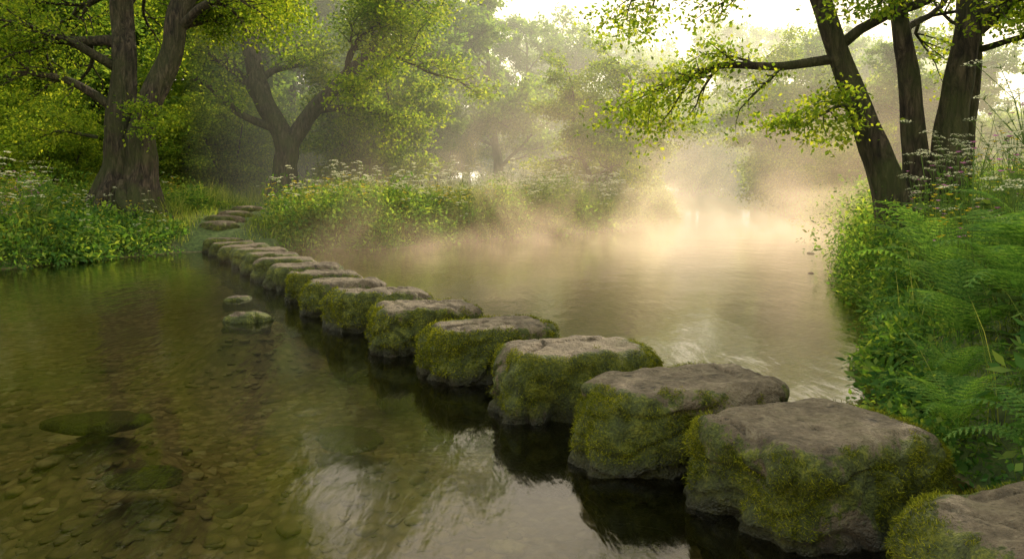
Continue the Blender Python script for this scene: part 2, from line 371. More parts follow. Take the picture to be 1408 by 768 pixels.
def grow(W, p, d, L, r, lv, mx, rr, up=.04, wob=.16, nch=(5, 5, 5), droop=0, spread=(.6, 1.15), lf=.58):
    n = max(4, int(4+L*1.6)); st = L/n; pts = [p]; ds = [d]
    for i in range(n):
        d = norm(d+rr.normal(0, wob, 3)+np.array([0, 0, up-droop*(lv >= mx-1)])); p = p+d*st; pts.append(p); ds.append(d)
    rad = np.linspace(r, r*(.3 if lv < mx else .25), n+1)
    if r > .006: W.tube(pts, rad, 10 if lv <= 1 else (6 if lv == 2 else 4), .1 if lv <= 1 else 0, rr.randint(99))
    if lv >= mx:
        for i in range(1, n+1): W.A.append(pts[i]); W.Ad.append(ds[i])
        return
    c = nch[min(lv, len(nch)-1)]
    for j in range(c):
        t = .25+.75*(j+rr.rand()*.8)/c; i = min(n, int(t*n)); dd = ds[i]
        s1 = norm(np.cross(dd, rr.normal(size=3))); s1[2] *= .55; a = rr.uniform(*spread)
        nd = norm(dd*math.cos(a)+s1*math.sin(a))
        grow(W, pts[i], nd, L*lf*rr.uniform(.75, 1.2)*(1.15-.45*t), rad[i]*.62, lv+1, mx, rr, up, wob, nch, droop, spread, lf)
    grow(W, pts[-1], ds[-1], L*.45, rad[-1], lv+1 if lv+1 < mx else mx, mx, rr, up, wob, nch, droop, spread, lf)
def leaves(A, Ad, per, jit, size, rr, asp=.65, drop=.15):
    A = np.repeat(np.array(A), per, 0); Ad = np.repeat(np.array(Ad), per, 0); n = len(A)
    c = A+rr.normal(0, 1, (n, 3))*np.array(jit)
    T = Ad*.5+rr.normal(0, .7, (n, 3)); T[:, 2] -= drop; T /= np.linalg.norm(T, axis=1)[:, None]
    up = rr.normal(0, .55, (n, 3))+np.array([0, 0, 1.]); B = np.cross(T, up); B /= np.maximum(np.linalg.norm(B, axis=1), 1e-6)[:, None]
    L = (size*rr.uniform(.65, 1.3, n))[:, None]; w = L*asp*.5
    V = np.stack([c, c+T*L*.5+B*w, c+T*L, c+T*L*.5-B*w], 1)
    return V.reshape(-1, 3), np.arange(n*4).reshape(-1, 4)
def smooth_path(pts, rad, k=5):
    pts = np.array(pts, float); t = np.arange(len(pts)); tt = np.linspace(0, len(pts)-1, (len(pts)-1)*k+1)
    P = np.vstack([2*pts[0]-pts[1], pts, 2*pts[-1]-pts[-2]]); out = []
    for u in tt:
        i = min(int(u), len(pts)-2); f = u-i; a, b, c, d = P[i], P[i+1], P[i+2], P[i+3]
        out.append(.5*((2*b)+(c-a)*f+(2*a-5*b+4*c-d)*f*f+(-a+3*b-3*c+d)*f**3))
    return np.array(out), np.interp(tt, t, rad)
def build_tree(seed, stems, mat, per=10, jit=(.3,.3,.12), leaf=.1, flare=.9, limbs=(), nl=7, t0=.35, ll=3.5, mx=3, roots=(), **kw):
    rr = np.random.RandomState(seed); W = Wood()
    for (pts, r0, r1) in stems:
        P, Rd = smooth_path(pts, np.linspace(r0, r1, len(pts)), 8)
        P = P+np.stack([fbm(P*.8+seed, 2, 1)-.5, fbm(P*.8+seed+9, 2, 2)-.5, 0*P[:, 0]], 1)*r0*.6*np.clip(P[:, 2:3], 0, 1)
        Rf = Rd*(1+flare*np.exp(-P[:, 2]/.45))*(1+.12*(fbm(P*1.7+seed*3, 2, 5)-.5)*2)
        P0 = P.copy(); P0[0, 2] -= .3
        W.tube(P0, Rf, 32, .26, seed)
        m = len(P)
        for j in range(nl):
            t = t0+(1-t0)*(j+rr.rand()*.7)/nl; i = min(m-1, int(t*m)); dd = norm(P[min(i+1, m-1)]-P[i-1])
            az = rr.uniform(0, 6.28)+j*2.4; s1 = np.array([math.cos(az), math.sin(az), .1]); a = rr.uniform(.8, 1.3)
            grow(W, P[i], norm(dd*math.cos(a)+s1*math.sin(a)), ll*rr.uniform(.75, 1.25)*(1.2-.5*t), Rd[i]*.5, 1, mx, rr, **kw)
        grow(W, P[-1], norm(P[-1]-P[-3]), ll*.8, Rd[-1], 1, mx, rr, **kw)
    for (pts, r0, r1, tl) in limbs:
        P, Rd = smooth_path(pts, np.linspace(r0, r1, len(pts)), 5)
        P = P+(np.stack([fbm(P*1.3+seed, 2, 1)-.5, fbm(P*1.3+seed+9, 2, 2)-.5, fbm(P*1.3+seed+5, 2, 3)-.5], 1))*.35*np.linspace(0, 1, len(P))[:, None]
        W.tube(P, Rd, 9, .1, seed)
        for j in range(tl[0]):
            t = .25+.75*(j+rr.rand())/tl[0]; i = min(len(P)-1, int(t*len(P)))
            dd = norm(P[min(i+1, len(P)-1)]-P[i-1]); s1 = norm(np.cross(dd, rr.normal(size=3))); s1[2] = s1[2]*.6-.1
            grow(W, P[i], norm(dd*.7+s1*.8), tl[1]*rr.uniform(.6, 1.2), max(Rd[i]*.5, .012), 2, 3, rr, up=-.02, wob=.15, nch=(4, 4, 4))
        W.A += list(P[-5:]); W.Ad += [norm(P[-1]-P[-2])]*5
    for (pts, r0, r1) in roots:
        P, Rd = smooth_path(pts, np.linspace(r0, r1, len(pts)), 5); W.tube(P, Rd, 9, .2, seed)
    wood = make_mesh('trunk', np.vstack(W.V), np.vstack(W.F), M_bark, True)
    lv, lf_ = leaves(W.A, W.Ad, per, jit, leaf, rr)
    crown = make_mesh('crown', lv, lf_, mat)
    return wood, crown
def hgt(x, y): return float(height(np.array([float(x)]), np.array([float(y)]))[0])
def place_tree(name, meshes, x, y, rot=0, sc=1, label='', cat='tree', group=None, dz=-.05):
    e = add(name, None, loc=(x, y, hgt(x, y)+dz), rot=(0, 0, rot), scale=(sc, sc, sc), label=label, cat=cat, group=group)
    e.empty_display_size = .3
    add('trunk', meshes[0], parent=e); add('crown', meshes[1], parent=e)
    return e
roots = [([(.35*math.cos(a),.3*math.sin(a),.75),(.75*math.cos(a),.65*math.sin(a),.28),(1.15*math.cos(a+.2),1.0*math.sin(a+.2),.03),(1.7*math.cos(a+.1),1.5*math.sin(a+.1),-.25)], .2, .05) for a in (-2.7,-2.0,-1.2,-.45,.3,3.0)]
T1 = build_tree(21, [([(.38,0,0),(.40,0,1.0),(.56,0,2.1),(.9,0,3.3),(1.40,.1,5.0),(1.9,.3,7),(2.3,.6,9)], .44, .19),
                     ([(-.30,.1,0),(-.25,.1,1.0),(-.12,.1,2.1),(0,.1,3.3),(-.1,.2,5.2),(-.5,.3,7),(-.8,.5,9)], .46, .19)],
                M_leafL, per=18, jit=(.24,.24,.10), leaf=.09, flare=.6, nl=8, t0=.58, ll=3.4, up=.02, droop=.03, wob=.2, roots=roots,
                limbs=[([(-.2,.1,2.6),(-1.0,-.5,3.2),(-2.0,-.9,3.4),(-3.0,-1.2,3.0)], .13, .03, (10, 1.4)),
                       ([(-.1,.1,3.6),(-1.0,-.8,4.2),(-2.2,-1.3,4.6),(-3.6,-1.6,4.4)], .13, .03, (10, 1.5)),
                       ([(.6,-.1,2.3),(1.0,-.6,2.4),(1.4,-1.0,2.2)], .05, .02, (3, .45)),
                       ([(-.5,-.3,1.9),(-1.1,-.9,2.0),(-1.8,-1.2,1.6)], .05, .02, (6, .7)),
                       ([(1.3,.1,4.6),(2.4,-.6,5.2),(3.6,-1.0,5.3),(4.8,-1.3,5.2)], .13, .03, (9, 1.2))])
place_tree('oak_tree', T1, -9.75, 20, label='old twin-stemmed oak with ridged bark on the flowery bank', dz=.1)
T8 = build_tree(5, [([(-.35,0,0),(-.52,0,.6),(-.75,0,1.25),(-1.1,0,2.16),(-1.4,0,3.06),(-1.65,.1,4.2),(-1.9,.3,6.5),(-2.0,.5,8)], .24, .08),
                    ([(0,.2,0),(-.08,.2,1.2),(-.2,.2,2.2),(-.3,.2,3.2),(-.35,.4,6),(-.2,.5,8.5)], .19, .07),
                    ([(.22,0,0),(.3,0,1.3),(.4,0,2.2),(.58,0,3.2),(.9,0,5.5),(1.2,0,8.5)], .25, .09),
                    ([(.45,.3,0),(.62,.3,1.3),(.75,.3,2.4),(.82,.3,3.2),(1.2,.4,5.5),(1.8,.6,8)], .2, .07)],
                M_leafL, per=14, jit=(.15,.15,.06), leaf=.068, flare=.45, nl=5, t0=.48, ll=2.6, up=.0, droop=.02,
                limbs=[([(-1.25,0,2.45),(-1.95,.2,2.38),(-2.75,.4,2.42),(-3.3,.5,2.2),(-3.75,.6,1.95)], .075, .02, (12, .8)),
                       ([(-.95,0,1.8),(-1.4,-.3,1.75),(-1.9,-.5,1.5)], .035, .012, (6, .55)),
                       ([(-1.5,0,3.3),(-2.3,-.4,3.5),(-3.2,-.6,3.4),(-4.1,-.6,3.1)], .07, .02, (11, .9)),
                       ([(.8,.2,2.6),(1.3,-.5,2.7),(1.7,-.9,2.3)], .05, .012, (12, .85)),
                       ([(.5,.1,2.9),(.9,-.6,3.2),(1.4,-1.1,3.1)], .05, .012, (10, .85)),
                       ([(-.2,.2,3.0),(-.6,-.4,3.3),(-.9,-.9,3.2)], .04, .012, (6, .7))])
place_tree('alder_tree', T8, 5.74, 11, label='four-stemmed alder leaning over the river on a ferny bank', dz=.05)
T2 = build_tree(33, [([(0,0,0),(.05,0,1.2),(.1,0,2.0),(-.5,.1,3.3),(-1.1,.2,5.0),(-1.5,.4,7.5),(-1.7,.6,10)], .48, .2),
                     ([(.08,0,1.2),(.2,0,2.0),(.9,-.1,3.1),(2.0,-.2,4.3),(3.2,-.3,5.6),(4.3,-.4,7.5)], .36, .16)],
                M_leafL, per=16, jit=(.30,.30,.12), leaf=.13, flare=.6, nl=7, t0=.52, ll=3.8, up=.03, droop=.0, wob=.24,
                limbs=[([(-.2,0,2.6),(-1.4,-.3,3.1),(-2.6,-.5,4.2),(-3.6,-.5,4.4)], .17, .04, (7, 1.2)), ([(1.2,-.1,3.3),(2.4,-.3,3.4),(3.9,-.5,3.1)], .15, .04, (7, 1.2))])
place_tree('oak_tree', T2, -8.2, 28.5, label='spreading oak with forked trunk standing in the meadow', rot=.15)
BG = []
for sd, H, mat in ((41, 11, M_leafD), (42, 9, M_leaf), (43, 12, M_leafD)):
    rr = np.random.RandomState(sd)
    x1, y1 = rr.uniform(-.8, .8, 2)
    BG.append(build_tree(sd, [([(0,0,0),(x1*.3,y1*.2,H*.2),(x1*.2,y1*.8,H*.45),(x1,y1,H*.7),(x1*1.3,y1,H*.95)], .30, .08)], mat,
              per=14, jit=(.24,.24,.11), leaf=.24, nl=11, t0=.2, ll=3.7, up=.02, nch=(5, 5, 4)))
BU = []
for sd in (51, 52):
    rr = np.random.RandomState(sd)
    st = [([(0,0,0),(math.cos(a)*.5,math.sin(a)*.5,1.0),(math.cos(a)*1.1,math.sin(a)*1.1,2.2),(math.cos(a)*1.5,math.sin(a)*1.5,3.4)], .07, .03) for a in (.3, 1.7, 2.9, 4.1, 5.3)]
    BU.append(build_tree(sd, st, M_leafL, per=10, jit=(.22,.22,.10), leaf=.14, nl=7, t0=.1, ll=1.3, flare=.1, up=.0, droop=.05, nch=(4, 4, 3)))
WL = build_tree(61, [([(-.3,0,0),(.3,0,1.0),(.8,.1,2.0),(1.3,.2,3.6),(1.4,.3,5.2)], .17, .06), ([(-.3,0,0),(-.4,0,1.3),(-.9,.1,2.6),(-1.1,.1,4.2)], .12, .05)], M_leafL,
                per=12, jit=(.24,.24,.12), leaf=.13, nl=11, t0=.17, ll=1.9, flare=.2, up=.0, droop=.1)
place_tree('willow_tree', WL, 3.6, 33.0, label='bushy leaning willow at the edge of the misty river')
place_tree('willow_tree', WL, 13.6, 38.5, rot=math.radians(170), sc=1.2, label='slender tree leaning over the misty river bend')
tl = [(0,-4.6,38,.3,.9),(1,-.6,43,1.,.95),(2,-17,31,2.,1.0),(0,-15,40,1.7,1.1),(1,-21,38,.5,1.2),(2,-27,44,2.6,1.3),(1,-12.5,46,3.,1.1),(2,-8,50,4.,1.05),(0,-3,54,5.,1.0),(2,1.5,52,.8,.8),
      (1,4.5,57,2.,1.0),(0,8,64,3.3,.85),(2,12.5,68,1.1,.8),(1,17,70,.2,1.1),(0,22,72,5.,1.0),(2,28,66,2.,.9),(0,-20,52,1.,1.4),(1,-30,56,1.9,1.4),(2,-36,50,.4,1.4),(0,-14,60,.6,1.3),(1,-6,66,2.8,1.1),
      (1,18,44,1.,.75),(0,22,50,4.,.75),(2,33,74,1.4,1.0),(1,3,74,2.,1.15),(0,39,80,2.,1.0),(2,46,82,.9,1.0),(0,-24,66,3,1.4),(1,-44,60,3,1.4),(1,13,84,2.4,1.3),(2,-38,36,1.,1.1),(0,-25,29,4.2,1.0),(2,22,86,3,1.2),
      (1,9,90,.4,1.4),(2,30,90,2.1,1.2),(1,27,54,2.,.75),(0,17.5,36,1.5,.55),(1,23,41,2.5,.65)]
for (k, x, y, r, s) in tl:
    place_tree('woodland_tree', BG[k], x, y, r, s, label='tall leafy woodland tree fading into morning haze', group='woodland trees behind the river banks')
rr = np.random.RandomState(3); c = 0
for t in range(400):
    x = rr.uniform(-38, 40); y = rr.uniform(30, 62); s0, rt = sdist(np.array([x]), np.array([y]))
    if s0[0] < 1.5 or abs(x) > .72*y+2 or (not rt[0] and s0[0] < 9 and y < 45) or (-11 < x < -6 and y < 36) or (rt[0] and y < 36): continue
    place_tree('shrub', BU[c % 2], x, y, rr.uniform(0, 6), rr.uniform(.7, 1.25), label='leafy green undergrowth shrub beneath the woodland', cat='shrub', group='undergrowth shrubs'); c += 1
    if c >= 48: break
for i, (x, y, s) in enumerate([(7.5,55,1.3),(10,58,1.4),(13,60.5,1.5),(16,62.5,1.6),(19.5,64,1.5),(23,66,1.6),(27,67.5,1.6),(32,70,1.7),(17,50,1.1),(15,42,.8),(20,52.5,1.3),(25,55,1.4),(14,34.5,.7),(16.5,38,.9),(13,30.5,.6),(6.0,41,.8),(-14.5,25.5,.6),(-12.4,28.5,.7),(-16.5,27,.8),(-5.8,34,.6)]):
    place_tree('shrub', BU[i % 2], x, y, i*1.3, s, label='leafy waterside shrub veiled by golden mist' if i < 16 else 'leafy green undergrowth shrub beneath the woodland', cat='shrub', group='undergrowth shrubs')

# ------------------------------------------------------------ meadow and bank plants
PATH = np.array([(-6.8,18.2),(-7.2,20.0),(-7.5,23),(-7.2,27),(-6.2,33)])
OPEN = np.array([(-7.6,14.8),(-8.7,17.2),(-9.8,19.6)])
FPOS = np.array([(2.80,5.0),(3.08,5.65),(2.86,4.35),(3.5,6.35),(3.32,4.95),(3.85,7.2),(3.15,4.5)])
def low(x, y):
    p = pdist(x, y, PATH); t = pdist(x, y, OPEN)
    return np.where(p < 1.2, .4, 1)*(.5+.5*sst(.9, 1.6, t))
def grass(n, xs, ys, hmin, hmax, wid, seed, right, smin=.02, smax=14):
    rr = np.random.RandomState(seed)
    x = rr.uniform(*xs, n); y = rr.uniform(*ys, n); s, rt = sdist(x, y)
    k = (s > smin) & (s < smax) & (rt == right) & (np.abs(x) < .7*y+2.5) & (pdist(x, y, PATH) > .45+.3*rr.rand(n)) & (rr.rand(n) < np.clip(1.2-s/smax, .15, 1))
    x, y, s = x[k], y[k], s[k]; n = len(x)
    P3 = np.stack([x, y, 0*x], 1); cl = fbm(P3*.9, 3, seed)
    h = (hmin+(hmax-hmin)*sst(.3, .7, cl))*rr.uniform(.55, 1.15, n)
    h *= low(x, y)
    if right and ys[0] < 5:
        df = np.min(np.hypot(x[:, None]-FPOS[None, :, 0], y[:, None]-FPOS[None, :, 1]), 1); h *= np.where(df < .4, .35, 1)
    base = np.stack([x, y, height(x, y)-.03], 1); a = rr.uniform(0, 6.28, n); bd = rr.uniform(.2, 1.0, n)
    D = np.stack([np.cos(a), np.sin(a), 0*a], 1); Tn = np.stack([-np.sin(a+rr.normal(0,.5,n)), np.cos(a), 0*a], 1)
    V = []
    for t, w in ((0, 1), (.4, .9), (.75, .6), (1, .12)):
        c = base+D*(h*bd*t*t)[:, None]; c[:, 2] += h*(t-.45*bd*t*t)
        V += [c-Tn*wid*.5*w, c+Tn*wid*.5*w]
    V = np.stack(V, 1); b = np.arange(n)[:, None, None]*8
    F = np.array([[0,1,3,2],[2,3,5,4],[4,5,7,6]])[None]+b
    return V.reshape(-1, 3), F.reshape(-1, 4)
V, F_ = grass(250000, (-26, 10), (13.5, 46), .35, 1.1, .013, 1, False, smax=14)
add('meadow_grass', make_mesh('meadow_grass', V, F_, M_grass), kind='stuff', label='tall soft meadow grass growing along the bank', cat='grass')
V, F_ = grass(24000, (2.3, 12), (2.0, 14), .35, 1.0, .0065, 2, True, smax=6)
add('bank_grass', make_mesh('bank_grass', V, F_, M_grass), kind='stuff', label='long grass tangled on the steep near bank', cat='grass')
V, F_ = grass(60000, (6, 26), (13, 50), .3, .9, .018, 3, True, smax=8)
add('bank_grass', make_mesh('bank_grass_far', V, F_, M_grass), kind='stuff', label='hazy long grass on the shaded river bank', cat='grass')

def mounds(cx, cy, cz, rad, hh, per, leaf, seed, asp=.55, ch=(.5, .75, 1.0, 1.5)):
    rr = np.random.RandomState(seed); n = len(cx)
    d = rr.normal(size=(n, per, 3)); d[..., 2] = np.abs(d[..., 2])*1.1-.15; d /= np.linalg.norm(d, axis=-1)[..., None]
    r = rr.uniform(.55, 1.05, (n, per, 1))*rr.uniform(.85, 1.35, (n, per, 1))
    c = d*r*np.stack([rad, rad, hh], -1)[:, None, :]+np.stack([cx, cy, cz], -1)[:, None, :]
    ls = np.repeat(rr.choice(ch, n), per)
    c = c.reshape(-1, 3); d = d.reshape(-1, 3)
    T = d*np.array([1, 1, .2])+rr.normal(0, .6, c.shape); T[:, 2] -= .15; T /= np.linalg.norm(T, axis=1)[:, None]
    up = d*.6+rr.normal(0, .45, c.shape)+np.array([0, 0, .8]); B = np.cross(T, up); B /= np.linalg.norm(B, axis=1)[:, None]
    L = (leaf*ls*rr.uniform(.5, 1.5, len(c)))[:, None]; w = L*asp*.5/ls[:, None]**.5
    V = np.stack([c, c+T*L*.45+B*w, c+T*L, c+T*L*.45-B*w], 1)
    return V.reshape(-1, 3), np.arange(len(c)*4).reshape(-1, 4)
def pts_on(n, xs, ys, smin, smax, right, seed, path=.9, bias=None):
    rr = np.random.RandomState(seed); x = rr.uniform(*xs, n*8); y = rr.uniform(*ys, n*8); s, rt = sdist(x, y)
    k = (s > smin) & (s < smax) & (rt == right) & (np.abs(x) < .68*y+1.2) & (pdist(x, y, PATH) > path)
    return x[k][:n], y[k][:n]
x, y = pts_on(900, (-24, 9), (13.8, 40), .0, 6, False, 4, 1.1); x2, y2 = pts_on(700, (-13, 9), (13.2, 40), -.2, 1.1, False, 44, 1.0)
rr = np.random.RandomState(8); x = np.concatenate([x, x2]); y = np.concatenate([y, y2])
hh_ = (rr.uniform(.3, .65, len(x))+.55*sst(.45, .65, fbm(np.stack([x*.6, y*.6, 0*x], 1), 2, 9)))*low(x, y)
V, F_ = mounds(x, y, np.maximum(height(x, y), .1)-.05, rr.uniform(.22, .5, len(x)), hh_, 200, .085, 5)
add('bank_herbs', make_mesh('bank_herbs', V, F_, M_herb), kind='stuff', label='leafy green herbs massed along the grassy bank', cat='undergrowth')
x, y = pts_on(330, (2.4, 11), (2.4, 15), .02, 4.5, True, 5); x2, y2 = pts_on(190, (2.2, 7), (2.4, 15), -.14, .30, True, 55); rr = np.random.RandomState(9)
x = np.concatenate([x, x2]); y = np.concatenate([y, y2])
df = np.min(np.hypot(x[:, None]-FPOS[None, :, 0], y[:, None]-FPOS[None, :, 1]), 1)
hh_ = rr.uniform(.18, .7, len(x))*np.where(df < .5, .35, 1)*np.where(y > 8, 1.35, 1)
V, F_ = mounds(x, y, np.maximum(height(x, y), .08)-.05, rr.uniform(.14, .30, len(x)), hh_, 300, .048, 6, ch=(.4, .7, 1.0, 1.7))
add('bank_herbs', make_mesh('bank_herbs_near', V, F_, M_herb), kind='stuff', label='dense leafy herbs covering the steep near bank', cat='undergrowth')
x, y = pts_on(340, (6, 24), (14, 48), -.2, 5, True, 6); rr = np.random.RandomState(10)
V, F_ = mounds(x, y, np.maximum(height(x, y), .1)-.05, rr.uniform(.4, .8, len(x)), rr.uniform(.5, 1.2, len(x)), 200, .09, 7)
add('bank_herbs', make_mesh('bank_herbs_far', V, F_, M_herb), kind='stuff', label='misty leafy herbs on the shaded river bank', cat='undergrowth')

def strip(p, q, w0, w1, tn=None):
    p = np.array(p, float); q = np.array(q, float); t = norm(np.cross(q-p, [0.3, .8, .2])) if tn is None else tn
    return [p-t*w0/2, p+t*w0/2, q+t*w1/2, q-t*w1/2]
def umbel_plant(seed, H=1.1, fl=.011, nfl=34, petal=None, rs=1.0):
    rr = np.random.RandomState(seed); V = []; mi = []
    def q(a, m): V.extend(a); mi.append(m)
    nodes = [np.array([0, 0, 0.])]; d = np.array([rr.normal()*.08, rr.normal()*.08, 1])
    for i in range(4): nodes.append(nodes[-1]+norm(d+rr.normal(0, .07, 3))*H*.24)
    for a, b in zip(nodes[:-1], nodes[1:]): q(strip(a, b, .009, .007), 0); q(strip(a, b, .009, .007, np.array([0, 1., 0])), 0)
    heads = [nodes[-1]]
    for i in (2, 3, 3, 4):
        for j in range(2):
            az = rr.uniform(0, 6.28); e = nodes[i]+np.array([math.cos(az)*.14, math.sin(az)*.14, .12+.16*rr.rand()])*H
            q(strip(nodes[i], e, .005, .004), 0); heads.append(e)
    for h in heads:
        R0 = rr.uniform(.035, .065)*rs
        for k in range(nfl):
            r = R0*math.sqrt(rr.rand()); az = rr.uniform(0, 6.28); c = h+np.array([math.cos(az)*r, math.sin(az)*r, .03-r*r*3+rr.normal()*.004])
            if k % 4 == 0: q(strip(h, c, .002, .002), 0)
            a = rr.uniform(0, 6.28); u = np.array([math.cos(a), math.sin(a), rr.normal()*.3])*fl; v = np.array([-math.sin(a), math.cos(a), rr.normal()*.3])*fl
            q([c-u*.6, c-v*.6, c+u*.6, c+v*.6], 1)
    for i in (0, 1, 1, 2):
        for j in range(2):
            az = rr.uniform(0, 6.28); D = np.array([math.cos(az), math.sin(az), .35]); B = np.array([-math.sin(az), math.cos(az), 0])
            for k in range(12):
                t = .05+.3*k/12; c = nodes[i]+D*t; c[2] -= t*t*.8
                for sg in (-1, 1):
                    L = .10*(1-k/13); e = c+B*sg*L+D*.04; q([c, c+B*sg*L*.5+D*.035, e, c+B*sg*L*.5-D*.005], 0)
    V = np.array(V); return make_mesh('cow_parsley', V, np.arange(len(V)).reshape(-1, 4), [M_stem, petal or M_white], midx=mi)
def herb_plant(seed, H=.9, leaf=.07):
    rr = np.random.RandomState(seed); V = []; mi = []
    def q(a, m): V.extend(a); mi.append(m)
    p = np.array([0, 0, 0.]); d = np.array([rr.normal()*.12, rr.normal()*.12, 1]); n = 14
    for i in range(n):
        p2 = p+norm(d+rr.normal(0, .06, 3))*H/n; q(strip(p, p2, .006, .005), 0)
        for sg in (0, math.pi):
            az = sg+(i % 2)*1.57+rr.normal()*.3; D = norm(np.array([math.cos(az), math.sin(az), rr.uniform(-.3, .35)])); B = np.cross(D, [0, 0, 1.]); up = np.cross(B, D)
            L = leaf*(1.3-.8*i/n)*rr.uniform(.8, 1.2); w = L*.3; c = p2
            q([c, c+D*L*.3+B*w+up*.006, c+D*L*.75+B*w*.65, c+D*L], 1); q([c, c+D*L, c+D*L*.75-B*w*.65, c+D*L*.3-B*w+up*.006], 1)
        p = p2
    V = np.array(V); return make_mesh('nettle', V, np.arange(len(V)).reshape(-1, 4), [M_stem, M_herb], midx=mi)
def flower_plant(seed, pet, H=.6, s=.02):
    rr = np.random.RandomState(seed); V = []; mi = []
    for i in range(8):
        az = rr.uniform(0, 6.28); e = np.array([math.cos(az)*.18*rr.rand(), math.sin(az)*.18*rr.rand(), H*rr.uniform(.65, 1.15)]); m = e*.5+np.array([0, 0, .05])
        V += strip([0, 0, 0], m, .004, .004); mi.append(0); V += strip(m, e, .004, .003); mi.append(0)
        for k in range(5):
            a = k*1.257; D = np.array([math.cos(a), math.sin(a), .4])*s; B = np.array([-math.sin(a), math.cos(a), 0])*s*.45
            V += [e, e+D*.6+B, e+D, e+D*.6-B]; mi.append(1)
    V = np.array(V); return make_mesh('wildflower', V, np.arange(len(V)).reshape(-1, 4), [M_stem, pet], midx=mi)
def fern_plant(seed, L=.75, nf=11):
    rr = np.random.RandomState(seed); V = []
    for f in range(nf):
        az = f*2.4+rr.normal()*.2; Lf = L*rr.uniform(.75, 1.15); el = rr.uniform(.75, 1.3); p = np.array([0, 0, 0.]); n = 20
        H = np.array([math.cos(az), math.sin(az), 0]); B = np.array([-math.sin(az), math.cos(az), 0])
        for i in range(n):
            t = i/n; e = el-1.6*t*t*rr.uniform(.95, 1.05); D = H*math.cos(e)+np.array([0, 0, math.sin(e)]); U = np.cross(B, D)
            p2 = p+D*Lf/n; V += [p-B*.004, p+B*.004, p2+B*.003, p2-B*.003]
            if t > .12:
                wl = Lf*.26*math.sin(min(1, (t-.08)/.3)*1.57)*(1-t)**.7*1.25
                m = max(3, int(wl/.014))
                for sg in (-1, 1):
                    A = norm(B*sg+D*.45+np.array([0, 0, -.18]))
                    for k in range(m):
                        u = (k+.5)/m; c = p2+A*wl*u; ll = .68*Lf/n*(1-u*.8)*.9; w = wl/m*.55
                        for s2 in (-1, 1):
                            V += [c-A*w, c+A*w*.8, c+D*s2*ll*.7+A*w*.9, c+D*s2*ll*.6-A*w*.5]
            p = p2
    V = np.array(V); return make_mesh('fern', V, np.arange(len(V)).reshape(-1, 4), M_fern)
def scatter(name, meshes, P, seed, smn, smx, label, cat, group, dz=0):
    rr = np.random.RandomState(seed)
    for i, (x, y) in enumerate(P):
        s = rr.uniform(smn, smx)
        add(name, meshes[i % len(meshes)], loc=(x, y, max(hgt(x, y), 0)-.02+dz), rot=(rr.normal()*.1, rr.normal()*.1, rr.uniform(0, 6.3)), scale=(s, s, s), label=label, cat=cat, group=group)
UM = [umbel_plant(i, 1.1, .012, 42, None, 1.35) for i in range(3)]; UMF = [umbel_plant(i+10, 1.15, .025, 18, None, 1.3) for i in range(3)]
HB = [herb_plant(i) for i in range(3)]; FE = [fern_plant(i) for i in range(3)]
FY = [flower_plant(1, M_yellow, 1.05, .042)]; FP = [flower_plant(2, M_pink, 1.05, .032)]
def thin(x, y):
    t = pdist(x, y, OPEN) > 1.2; return x[t], y[t]
x, y = thin(*pts_on(150, (-24, 7), (14, 31), .3, 4, False, 21, 1.2)); scatter('cow_parsley', UMF, zip(x, y), 1, .65, 1.2, 'cream flowering cow parsley rising from the meadow', 'wildflower', 'cow parsley on the banks')
x, y = pts_on(78, (-4, 7), (19, 34), .0, 3, False, 31, 1.1); scatter('cow_parsley', UMF, zip(x, y), 13, .8, 1.25, 'cream flowering cow parsley rising from the meadow', 'wildflower', 'cow parsley on the banks')
x, y = pts_on(66, (2.9, 9), (3.6, 12), .4, 4.5, True, 22); scatter('cow_parsley', UM, zip(x, y), 2, .8, 1.3, 'tall cow parsley with cream flower heads on the ferny bank', 'wildflower', 'cow parsley on the banks')
x, y = pts_on(95, (-14, 1), (14, 24), .1, 3.5, False, 23); hs = low(x, y); x, y = x[hs > .6], y[hs > .6]; scatter('yellow_wildflower', FY, zip(x, y), 3, .7, 1.1, 'yellow wildflowers among the meadow grass', 'wildflower', 'yellow wildflowers')
x, y = thin(*pts_on(46, (-16, -6), (14, 20), .1, 3, False, 24)); scatter('pink_wildflower', FP, zip(x, y), 4, .7, 1.1, 'pink wildflowers among the bank herbs', 'wildflower', 'pink wildflowers')
x, y = pts_on(24, (-10.2, -6.8), (14.3, 18.5), .1, 2.5, False, 29); scatter('yellow_wildflower', FY, zip(x, y), 33, .4, .65, 'low yellow wildflowers in front of the old oak', 'wildflower', 'yellow wildflowers')
x, y = pts_on(16, (-10.2, -6.8), (14.3, 18.5), .1, 2.5, False, 39); scatter('cow_parsley', UMF, zip(x, y), 34, .45, .65, 'low cow parsley in front of the old oak', 'wildflower', 'cow parsley on the banks')
x, y = pts_on(30, (2.6, 6), (3.8, 8), .15, 2.5, True, 25); scatter('yellow_wildflower', [flower_plant(3, M_yellow, .95, .019)], zip(x, y), 5, .9, 1.3, 'small yellow flowers on the ferny bank', 'wildflower', 'yellow wildflowers')
x, y = pts_on(20, (2.8, 6), (4.2, 8), .2, 2.5, True, 28); scatter('pink_wildflower', [flower_plant(4, M_pink, 1.0, .02)], zip(x, y), 15, .9, 1.3, 'small pink flowers on the ferny bank', 'wildflower', 'pink wildflowers')
x, y = pts_on(100, (2.5, 9), (2.8, 11), .1, 3.5, True, 26); scatter('nettle', HB, zip(x, y), 6, .55, 1.1, 'leafy green nettle on the steep bank', 'plant', 'nettles on the near bank')
scatter('fern', FE, FPOS, 7, .95, 1.15, 'arching green fern on the bank beside the stones', 'fern', 'ferns on the near bank', dz=.24)
scatter('fern', FE, [(2.24,4.0),(2.36,3.4),(2.5,4.5)], 17, .55, .7, 'small fern at the water edge beside a stepping stone', 'fern', 'ferns on the near bank', dz=.30)

